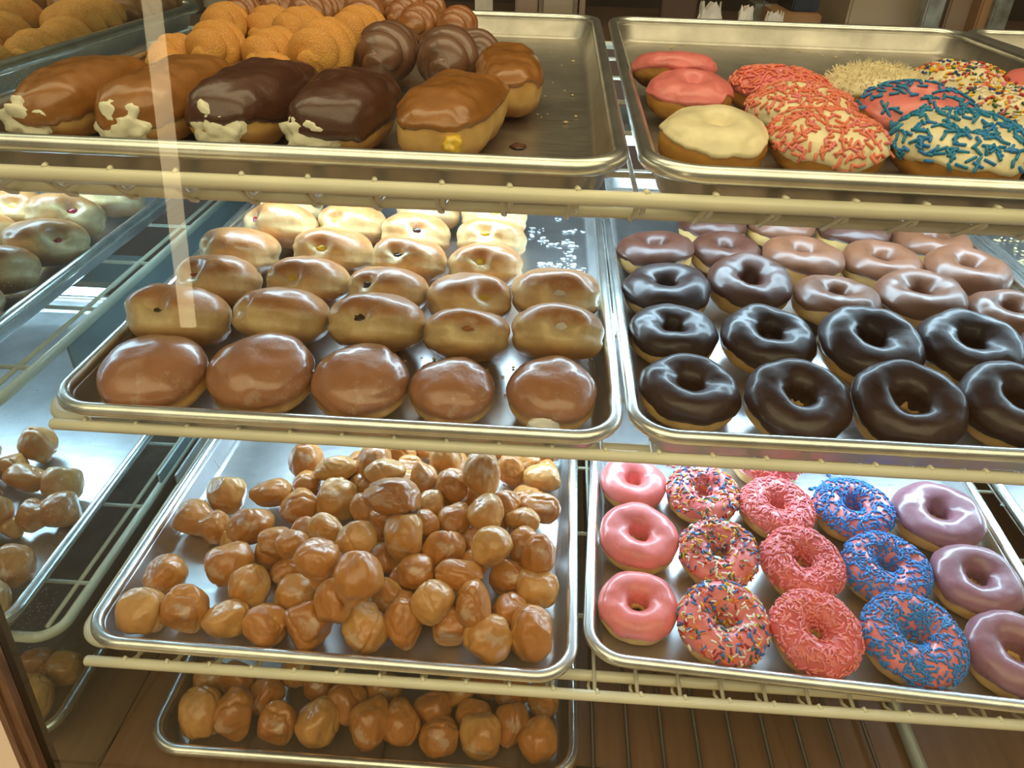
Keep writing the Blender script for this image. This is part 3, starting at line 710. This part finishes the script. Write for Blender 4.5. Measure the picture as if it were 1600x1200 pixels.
# ------------------------------------------------------------------ doughnut holes
HOLES = [  # px, py, width, height, t = sits on others
 (220, 962, 76, 70), (261, 905, 66, 66), (292, 957, 68, 76), (349, 984, 74, 56), (418, 982, 64, 66), (360, 887, 76, 64), (391, 925, 62, 74), (295, 815, 62, 58), (333, 824, 50, 52), (355, 779, 60, 58, 't'),
 (391, 822, 72, 58, 't'), (425, 777, 66, 44), (362, 849, 38, 36), (434, 847, 58, 46), (479, 725, 54, 58), (524, 733, 68, 42), (481, 762, 44, 44), (468, 799, 56, 62), (529, 779, 64, 66, 't'), (568, 795, 42, 50),
 (457, 850, 52, 44), (511, 827, 58, 52), (585, 723, 50, 58), (626, 712, 50, 44), (602, 738, 64, 42, 't'), (613, 773, 90, 54, 't'), (663, 754, 42, 66), (696, 719, 52, 46), (665, 706, 42, 34), (722, 706, 42, 32),
 (752, 741, 58, 74, 't'), (706, 760, 52, 56), (797, 741, 46, 54), (826, 725, 42, 38), (867, 719, 50, 28), (782, 708, 38, 30), (845, 753, 60, 44, 't'), (884, 748, 34, 46), (856, 795, 64, 48), (758, 801, 58, 58, 't'),
 (791, 788, 44, 44), (711, 812, 54, 52), (817, 814, 54, 42), (667, 819, 42, 46), (602, 814, 48, 52), (631, 840, 60, 74, 't'), (693, 858, 68, 62), (737, 849, 44, 52), (769, 855, 64, 64, 't'), (819, 853, 46, 62),
 (862, 868, 54, 66), (557, 842, 64, 60), (494, 875, 68, 62), (449, 894, 52, 50), (466, 929, 66, 58), (520, 940, 58, 74), (557, 914, 74, 86, 't'), (609, 929, 54, 54), (650, 894, 58, 54), (717, 897, 74, 50),
 (676, 940, 68, 66), (739, 942, 54, 72, 't'), (797, 907, 64, 56), (854, 929, 68, 62), (800, 964, 62, 60), (706, 981, 60, 68), (761, 1007, 76, 72), (854, 998, 66, 84), (631, 977, 58, 84), (568, 990, 72, 76),
 (483, 985, 72, 76), (602, 873, 50, 52), (674, 788, 42, 46), (742, 880, 46, 44), (640, 735, 44, 44)]
HOLES += [(x, y, 58, 56, 'u') for x, y in ((560, 876), (640, 912), (692, 806), (575, 768), (742, 776), (596, 846), (540, 888), (482, 838), (705, 738), (640, 768), (775, 826), (664, 872), (722, 848), (822, 794), (560, 738), (690, 916), (512, 902), (430, 868), (600, 800))]
LOW = [(303, 1130, 66, 78), (418, 1098, 56, 54), (432, 1151, 56, 68), (494, 1148, 68, 72), (544, 1110, 60, 64), (573, 1160, 64, 74), (600, 1090, 56, 50), (628, 1138, 58, 72), (676, 1120, 58, 56), (748, 1190, 64, 70), (797, 1144, 58, 70), (848, 1178, 62, 72),
       (718, 1088, 54, 50), (800, 1090, 58, 50), (684, 1178, 62, 62), (462, 1062, 52, 46), (756, 1080, 44, 46), (366, 1130, 60, 80), (318, 1068, 54, 50), (372, 1072, 56, 54), (740, 1128, 56, 50), (858, 1104, 48, 56), (498, 1082, 46, 46)]
lump = []
for k in range(9):
    bm = bmesh.new(); bmesh.ops.create_icosphere(bm, subdivisions=5, radius=1); vs = []
    s = 11.3*k+3; rg = random.Random(k)
    pl = [(Vector((rg.gauss(0, 1), rg.gauss(0, 1), rg.gauss(0, 1))).normalized(), rg.uniform(.72, .90)) for _ in range(6)]
    cr = Vector((rg.gauss(0, 1), rg.gauss(0, 1), rg.gauss(0, 1))).normalized()
    for q in bm.verts:
        n_ = q.co.normalized(); r = 1.0
        for d, o_ in pl:
            c = n_.dot(d)
            if c > .02: r = -math.log(math.exp(-r*14)+math.exp(-min(3, o_/c)*14))/14
        r *= 1+.07*noise.noise(n_*1.5+Vector((s, 0, 0)))+.035*noise.noise(n_*4+Vector((0, s, 0)))+.012*noise.noise(n_*11+Vector((0, 0, s)))
        e = n_.dot(cr)-.25+.25*noise.noise(n_*2+Vector((s, s, 0))); r -= .07*math.exp(-(e/.06)**2)
        vs.append(n_*r)
    ex = [(max(v[i] for v in vs)-min(v[i] for v in vs))/2 for i in range(3)]; mid = [(max(v[i] for v in vs)+min(v[i] for v in vs))/2 for i in range(3)]
    vs = [Vector([(v[i]-mid[i])/ex[i]*.0206 for i in range(3)]) for v in vs]
    fs = [tuple(x.index for x in fc.verts) for fc in bm.faces]; bm.free()
    me = bpy.data.meshes.new('doughnut_hole'); me.from_pydata(vs, [], fs); me.materials.append(M['hole'] if k % 3 else M['hole_pale'])
    me.polygons.foreach_set('use_smooth', [True]*len(fs)); lump.append(me)
def settle(items, tier):
    """rest each piece on the pan floor, then slide overlapping upper pieces towards the eye until they lie on the lower ones"""
    n = len(items); C = np.zeros((n, 3)); R_ = np.zeros(n); D = np.zeros((n, 3)); T = np.zeros(n); eye = np.array([0, 0, CAM_Z])
    for i, it in enumerate(items):
        p, d = at(it[0], it[1], z=FLOOR[tier]+.018); r = (it[2]+it[3])/4*d/FPX
        p, d = at(it[0], it[1], z=FLOOR[tier]+r*.9); R_[i] = r; D[i] = (p-eye)/np.linalg.norm(p-eye); T[i] = np.linalg.norm(p-eye)
    order = np.array([it[1]+({'t': 60, 'u': -300}[it[4]] if len(it) > 4 else (-280 if tier == 'B' and it[1] > 970 else 0))+.35*it[3] for it in items])
    for _ in range(80):
        C = eye+D*T[:, None]
        for i in range(n):
            for j in range(n):
                if i == j or order[i] < order[j]: continue
                g = .88*(R_[i]+R_[j])-np.linalg.norm(C[i]-C[j])
                if g > 0: T[i] -= min(g*.5, .004); C[i] = eye+D[i]*T[i]
    P = PANS[{'B': 'B1', 'L': 'L1'}[tier]]; inv = (Matrix.Translation(P.location) @ P.rotation_euler.to_matrix().to_4x4()).inverted()
    for i in range(n):
        q = inv @ Vector(C[i]); k = q.copy(); f = 2*max(items[i][2:4])/(items[i][2]+items[i][3]); g = R_[i]*f*1.10+.0112
        k.x = max(-HW+g, min(HW-g, k.x)); k.y = max(-HL+g, k.y); k.z = max(k.z, -DEPTH+R_[i]*(.5+.5*f)*1.13)
        C[i] = np.array(inv.inverted() @ k)
    return C, R_
def shape_word(w, h):
    if w > 1.28*h: return 'wide oblong'
    if h > 1.18*w: return 'tall oblong'
    return 'large round' if w+h > 128 else ('small round' if w+h < 96 else 'round')
def lay_holes(items, tier, group, where, front_y):
    C, R_ = settle(items, tier)
    rows_ = {}
    for i, it in enumerate(items):
        u = it[1]-.06*(it[0]-500)
        k = 0 if u > front_y else 1+int((front_y-u)//(38 if tier == 'B' else 45))
        rows_.setdefault(k, []).append(i)
    for k in sorted(rows_):
        for rank, i in enumerate(sorted(rows_[k], key=lambda q: items[q][0])):
            w, h = items[i][2:4]; rank += 1
            rk = 'front row' if k == 0 else ORD[min(k+1, 14)]+' row back'
            lb = '%s doughnut hole, %s from the mirror, %s of the %s' % (shape_word(w, h), ORD[min(rank, 14)], rk, where)
            o = bpy.data.objects.new('doughnut_hole', lump[(i*5+3) % 9]); COL.objects.link(o); tag(o, lb, 'doughnut', group)
            sc = .02*FPX/np.dot(C[i]-np.array([0, 0, CAM_Z]), FW)   # pixels per unit mesh radius
            a = random.uniform(-.35, .35)
            rm = Matrix((RT, -DN, -FW)).transposed() @ Matrix.Rotation(a*.3, 3, 'Z')
            mat = rm.to_4x4(); mat.translation = Vector(C[i])
            sw, sh = w/2/sc, h/2/sc
            flip = [(0, 0, 0), (PI, 0, 0), (0, PI, 0), (0, 0, PI)][i % 4]
            o.matrix_world = mat @ Matrix.Diagonal((sw, sh, (sw+sh)/2*.98, 1)) @ Matrix.Rotation(flip[0], 4, 'X') @ Matrix.Rotation(flip[1], 4, 'Y') @ Matrix.Rotation(flip[2], 4, 'Z')
lay_holes(HOLES, 'B', 'glazed doughnut holes heaped on the lower shelf pan', 'bright heap', 955)
LOW = [(q[0], q[1]-8)+q[2:] for q in LOW]
lay_holes(LOW, 'L', 'doughnut holes in the shaded floor pan', 'shaded floor pan', 1125)

# ------------------------------------------------------------------ crumbs and drips
def flecks(name, label, cat, tier, quad, n, mat, rmin, rmax, seed, flat=.25, keep=None, stuff=True):
    rg = random.Random(seed); V = []; F = []
    for k in range(n):
        a, b_ = rg.random(), rg.random()
        p00, p10, p11, p01 = quad
        x = (p00[0]*(1-a)+p10[0]*a)*(1-b_)+(p01[0]*(1-a)+p11[0]*a)*b_; y = (p00[1]*(1-a)+p10[1]*a)*(1-b_)+(p01[1]*(1-a)+p11[1]*a)*b_
        p, _ = at(x, y, z=FLOOR[tier])
        if keep and noise.noise(Vector((p[0]*28, p[1]*28, seed))) < keep: continue
        r = rg.uniform(rmin, rmax)**1.0; bm = bmesh.new(); bmesh.ops.create_icosphere(bm, subdivisions=1, radius=r)
        sx, sy = rg.uniform(.6, 1.6), rg.uniform(.6, 1.3); k0 = len(V)
        for q in bm.verts:
            w = 1+.5*noise.noise(q.co*900+Vector((k, 0, 0))); V.append((p[0]+q.co.x*w*sx, p[1]+q.co.y*w*sy, FLOOR[tier]+.0003+r*flat*1.5+q.co.z*flat))
        F += [tuple(x_.index+k0 for x_ in fc.verts) for fc in bm.faces]; bm.free()
    o = link(name, V, F, mat); tag(o, label, cat, None, 'stuff' if stuff else None); return o
flecks('sugar_flakes', 'white dried glaze flakes on the bare end of the filled doughnut pan', 'sugar', 'M', [(830, 330), (925, 330), (940, 440), (820, 440)], 420, M['sugar'], .0008, .0036, 2, .18, .12)
flecks('glaze_specks', 'scattered glaze specks between the filled doughnuts and the front rim', 'sugar', 'M', [(300, 600), (940, 640), (930, 560), (330, 560)], 120, M['crumb'], .0006, .0022, 5, .4)
flecks('glaze_chips', 'white glaze chips at the back of the filled doughnut pan', 'sugar', 'M', [(480, 300), (720, 315), (720, 330), (480, 318)], 120, M['sugar'], .0008, .003, 6, .18, .1)
flecks('pastry_crumbs', 'pale crumbs strewn on the pan past the chocolate rings', 'crumbs', 'M', [(1575, 420), (1680, 470), (1620, 370), (1540, 350)], 260, M['crumb'], .0008, .0024, 8, .6, -.1)
flecks('twist_crumbs', 'small crumbs on the bare metal beside the chocolate twists', 'crumbs', 'T', [(620, 160), (900, 200), (900, 70), (740, 70)], 60, M['crumb'], .0005, .0016, 9, .6)
flecks('sprinkle_crumbs', 'pale crumbs at the bare back of the sprinkle pan', 'crumbs', 'T', [(1010, 75), (1420, 100), (1420, 75), (1010, 60)], 40, M['crumb'], .0006, .0018, 10, .6)
flecks('pink_icing_drips', 'pink icing bits fallen on the bare back of the ring pan', 'icing', 'B', [(1030, 735), (1100, 735), (1060, 715), (1030, 715)], 14, M['pink'], .001, .003, 12, .35)
flecks('blue_icing_drips', 'blue icing bits fallen behind the blue sprinkled rings', 'icing', 'B', [(1265, 785), (1310, 745), (1300, 735), (1262, 765)], 12, M['spr_blue'], .001, .003, 13, .35)
def drip(name, label, px, py, tier, r, mat, sq=(1, 1)):
    p, _ = at(px, py, z=FLOOR[tier]); v, f = blob((p[0], p[1], FLOOR[tier]+.0008), r, px, .3, 2, (sq[0], sq[1], .18)); tag(link(name, v, f, mat), label, 'icing')
drip('icing_drip', 'dark brown icing drip alone on the bare tray', 810, 230, 'T', .0062, M['choc_mid'], (1, 1.3))
drip('icing_drip', 'lavender icing spot on the bare back of the ring pan', 1433, 765, 'B', .0085, M['lavender'], (1.2, .8))
drip('icing_drip', 'white glaze spot on the empty lower pan', 1578, 790, 'B', .008, M['sugar'], (1.3, .8))


# ------------------------------------------------------------------ let every pastry rest on its pan and touch, not enter, its neighbours
from mathutils.bvhtree import BVHTree
def parts_of(o): return ([o] if o.type == 'MESH' else [])+[c for c in o.children if c.type == 'MESH']
def local_geo(o):
    V = []; F = []; inv = o.matrix_world.inverted()
    for c in parts_of(o):
        if c.get('kind') == 'stuff': continue
        mm = inv @ c.matrix_world; k = len(V); V += [mm @ v.co for v in c.data.vertices]; F += [[i+k for i in p.vertices] for p in c.data.polygons]
    return V, F
def settle_pastries(tier, pans, things, grip=.55):
    bpy.context.view_layer.update(); eye = Vector((0, 0, CAM_Z)); fl = FLOOR[tier]+.0004
    G = {o: local_geo(o) for o in things}; rad = {}
    B4 = {}
    def wverts(o):
        Mx = Matrix.LocRotScale(o.location, o.rotation_euler, o.scale); return [Mx @ v for v in G[o][0]]
    def lift(o):
        W = wverts(o); z = min(v.z for v in W)
        d = fl-z
        if d > 0: o.location += (eye-o.location)*(d/(eye.z-o.location.z))
        elif d < -.002 and o.get('rest'): o.location -= (eye-o.location)*(-d/(eye.z-o.location.z))
    S0 = {o: o.scale.x for o in things}
    for o in things: lift(o); rad[o] = max(v.length for v in G[o][0])*max(o.scale)
    pb = []
    for p in pans:
        for c in p.children:
            W = [c.matrix_world @ v.co for v in c.data.vertices]; pb.append((p, BVHTree.FromPolygons(W, [list(f.vertices) for f in c.data.polygons])))
    for it in range(30):
        T = {o: BVHTree.FromPolygons(wverts(o), G[o][1]) for o in things}; mv = {o: Vector((0, 0, 0)) for o in things}; hits = 0; bad = set()
        for i, a in enumerate(things):
            for b_ in things[i+1:]:
                d = a.location-b_.location
                if d.length > rad[a]+rad[b_]: continue
                ov = T[a].overlap(T[b_])
                if not ov: continue
                hits += 1; bad |= {a, b_} if len(ov) > 6 else set(); st = min(.0022, .0005+len(ov)*.000012); d.normalize(); d.z *= .5
                if d.y < 0: mv[a] += d*st*.6; mv[b_] -= d*st*1.0
                else: mv[a] += d*st*1.0; mv[b_] -= d*st*.6
        for o in things:
            for p, tr in pb:
                ov = T[o].overlap(tr)
                if not ov: continue
                hits += 1; bad.add(o); inv = p.matrix_world.inverted(); W = wverts(o); dx = dy = 0
                for fa, _f in ov:
                    q = inv @ W[G[o][1][fa][0]]
                    if abs(q.x) > HW-.026: dx = -math.copysign(1, q.x)
                    if abs(q.y) > HL-.026: dy = -math.copysign(1, q.y)
                    if not (dx or dy): mv[o].z = .0004
                mv[o] += Vector((dx*.0014, dy*.0014, .0))
        if not hits: break
        if it > 12:
            for o in bad:
                if o.scale.x > (.93 if it < 24 else .88)*S0[o]: o.scale = o.scale*.990
        for o in things:
            v = mv[o]
            if v.length > .003: v = v.normalized()*.003
            o.location += v; lift(o)
    return hits
TOP = [o for o in list(bpy.data.objects) if o.parent is None and o.get('category') in ('doughnut', 'pastry') and not o.name.startswith('doughnut_hole')]
for tier, pn in (('T', ('T1', 'T2')), ('M', ('M1', 'M2')), ('B', ('B2',))):
    zz = FLOOR[tier]; th = [o for o in TOP if zz-.01 < o.location.z < zz+.09]
    print('settle', tier, len(th), settle_pastries(tier, [PANS[k] for k in pn], th))

# ------------------------------------------------------------------ kitchen behind the case
KY = 2.2
def kbox(name, x0, y0, x1, y1, Y, dep, mat, label, cat, struct_=False, bev=.004):
    a, _ = at(x0, y1, y=Y); c, _ = at(x1, y0, y=Y); bm = bmesh.new(); bmesh.ops.create_cube(bm, size=1)
    for q in bm.verts:
        q.co = Vector(((a[0]+c[0])/2+q.co.x*(c[0]-a[0]), Y+dep/2+q.co.y*dep, (a[2]+c[2])/2+q.co.z*(c[2]-a[2])))
    bmesh.ops.bevel(bm, geom=list(bm.edges), offset=bev, segments=2, affect='EDGES')
    me = bpy.data.meshes.new(name); bm.to_mesh(me); bm.free(); me.materials.append(mat); o = bpy.data.objects.new(name, me); COL.objects.link(o)
    tag(o, label, cat); return o
M['beige'] = plain('beige_enamel', (.42, .32, .21), .5, nscale=4); M['paper'] = plain('white_paper', (.75, .68, .58), .7, nscale=30, bscale=40, bdist=.004)
M['card'] = plain('cardboard', (.36, .19, .085), .8, nscale=12); M['black'] = plain('black_plastic', (.015, .015, .02), .4); M['brownpaint'] = plain('brown_board', (.12, .07, .045), .6, nscale=5)
M['tan'] = plain('tan_board', (.34, .23, .155), .6, nscale=4); M['greymetal'] = plain('worn_grey_metal', (.33, .33, .28), .4, metal=.6, nscale=30, namp=.4)
CT = at(1000, 80, y=1.75)[0][2]             # top of the work counter
b = MB(); b.box((-2.6, 1.75, .0), (2.8, 2.5, CT)); tag(b.build('work_counter', M['brownpaint'], None, False), 'dark brown work counter behind the display case', 'counter')
def kitem(name, x0, x1, y0, Y, dep, mat, label, cat, bev=.004, z0=None):
    """a box-like thing on the counter: pixel columns x0..x1, top at pixel row y0, standing at depth Y"""
    ym = max(y0, 2); a, _ = at(x0, ym, y=Y); c, _ = at(x1, ym, y=Y); top = at((x0+x1)/2, y0, y=Y)[0][2]; zb = CT if z0 is None else z0
    bm = bmesh.new(); bmesh.ops.create_cube(bm, size=1)
    for q in bm.verts: q.co = Vector(((a[0]+c[0])/2+q.co.x*(c[0]-a[0]), Y+dep/2+q.co.y*dep, (top+zb)/2+q.co.z*(top-zb)))
    bmesh.ops.bevel(bm, geom=list(bm.edges), offset=bev, segments=2, affect='EDGES')
    me = bpy.data.meshes.new(name); bm.to_mesh(me); bm.free(); me.materials.append(mat); o = bpy.data.objects.new(name, me); COL.objects.link(o)
    tag(o, label, cat); return o
kitem('storage_cabinet', 805, 840, -60, 2.05, .30, M['tan'], 'narrow tan side of a cabinet behind the top tray', 'cabinet')
kitem('fridge', 842, 903, -70, 2.08, .35, M['beige'], 'beige enamelled appliance beyond the gap between the top trays', 'appliance', .012)
kitem('board_post', 906, 915, -70, 2.05, .12, M['tan'], 'thin tan upright just past the beige appliance', 'post')
kitem('wall_panel_board', 1035, 1090, -70, 2.20, .05, M['brownpaint'], 'brown board standing behind the white paper bag', 'board')
def paper_bag(x0, x1, y0, label, seed):
    a, _ = at(x0, 20, y=1.86); c, _ = at(x1, 20, y=1.86); top = at((x0+x1)/2, y0, y=1.86)[0][2]; w = c[0]-a[0]; P = []; rg = random.Random(seed)
    for i in range(28):
        u = 2*PI*i/28; jag = rg.uniform(.78, 1.0); row = []
        for j in range(9):
            k = j/8; q = Vector((math.cos(u)*2+seed, math.sin(u)*2, k*2)); r = 1+.22*noise.noise(q)-.25*k
            row.append(((a[0]+c[0])/2+w/2*r*spow(math.cos(u), .6), 1.90+w/3*r*spow(math.sin(u), .6), CT+(top-CT)*(k*(jag if j > 5 else 1))))
        P.append(row)
    v, f = grid(np.array(P), True, False); o = link('paper_bag', v, f, M['paper'], None, False)
    sm = o.modifiers.new('thickness', 'SOLIDIFY'); sm.thickness = .0015; tag(o, label, 'bag', 'white paper bags on the work counter')
paper_bag(1092, 1136, 3, 'tall white paper bag with a jagged open top on the counter', 1)
paper_bag(1158, 1186, 10, 'small crumpled white paper bag between the tall bag and the box', 4)
paper_bag(1202, 1236, 18, 'low white paper bag in front of the tan box', 9)
kitem('cardboard_box', 1212, 1286, 22, 1.98, .2, M['card'], 'flat tan cardboard box under the black tray on the counter', 'box')
zt = at(1250, 23, y=1.98)[0][2]
kitem('black_tray', 1240, 1282, -4, 2.02, .15, M['black'], 'black plastic tray lying on the tan box', 'tray', .004, zt)
kitem('bin_bag', 1184, 1210, -6, 2.10, .12, M['greymetal'], 'grey bundle behind the small paper bag', 'bundle', .02)
kitem('cupboard', 1330, 1450, -80, 2.02, .4, M['beige'], 'wide beige cupboard front behind the sprinkled doughnuts', 'cupboard', .006)
kitem('steel_post', 1451, 1480, -80, 1.92, .05, M['greymetal'], 'mottled dark metal post in front of the beige cupboard edge', 'post')
dr = kitem('drawer_unit', 1486, 1528, -80, 2.05, .35, M['tan'], 'tan drawer unit between the mottled post and the timber frame', 'drawers', .004)
kitem('timber_frame', 1536, 1554, -80, 2.0, .08, M['card'], 'brown timber upright beside the drawer unit', 'post')
kitem('door_jamb', 1558, 1586, -80, 1.98, .06, M['greymetal'], 'worn pale grey metal jamb at the far end of the counter', 'post')
kitem('notice_card', 742, 770, -4, 2.12, .004, M['paper'], 'small white card in the dark behind the top tray', 'card', .001)

# ------------------------------------------------------------------ glowing strip added behind the viewer, reflected as a streak in the glass
def glow_strip(name, pts, mat):
    v = [(x, y, z) for x, y, z in pts]+[(x, y-.02, z) for x, y, z in pts]; n = len(pts)
    struct(link(name, v, [tuple(range(n)), tuple(reversed(range(n, 2*n)))]+[(i, (i+1) % n, (i+1) % n+n, i+n) for i in range(n)], mat, None, False))
glow_strip('streak_strip', [(-1.218, -1.5, .60), (-1.172, -1.5, .60), (-1.158, -1.5, 1.9), (-1.21, -1.5, 1.9)], emit_mat('streak_strip_glow', (1.0, .79, .44), 8))  # invented emitter, shaped to give the pale streak on the pane
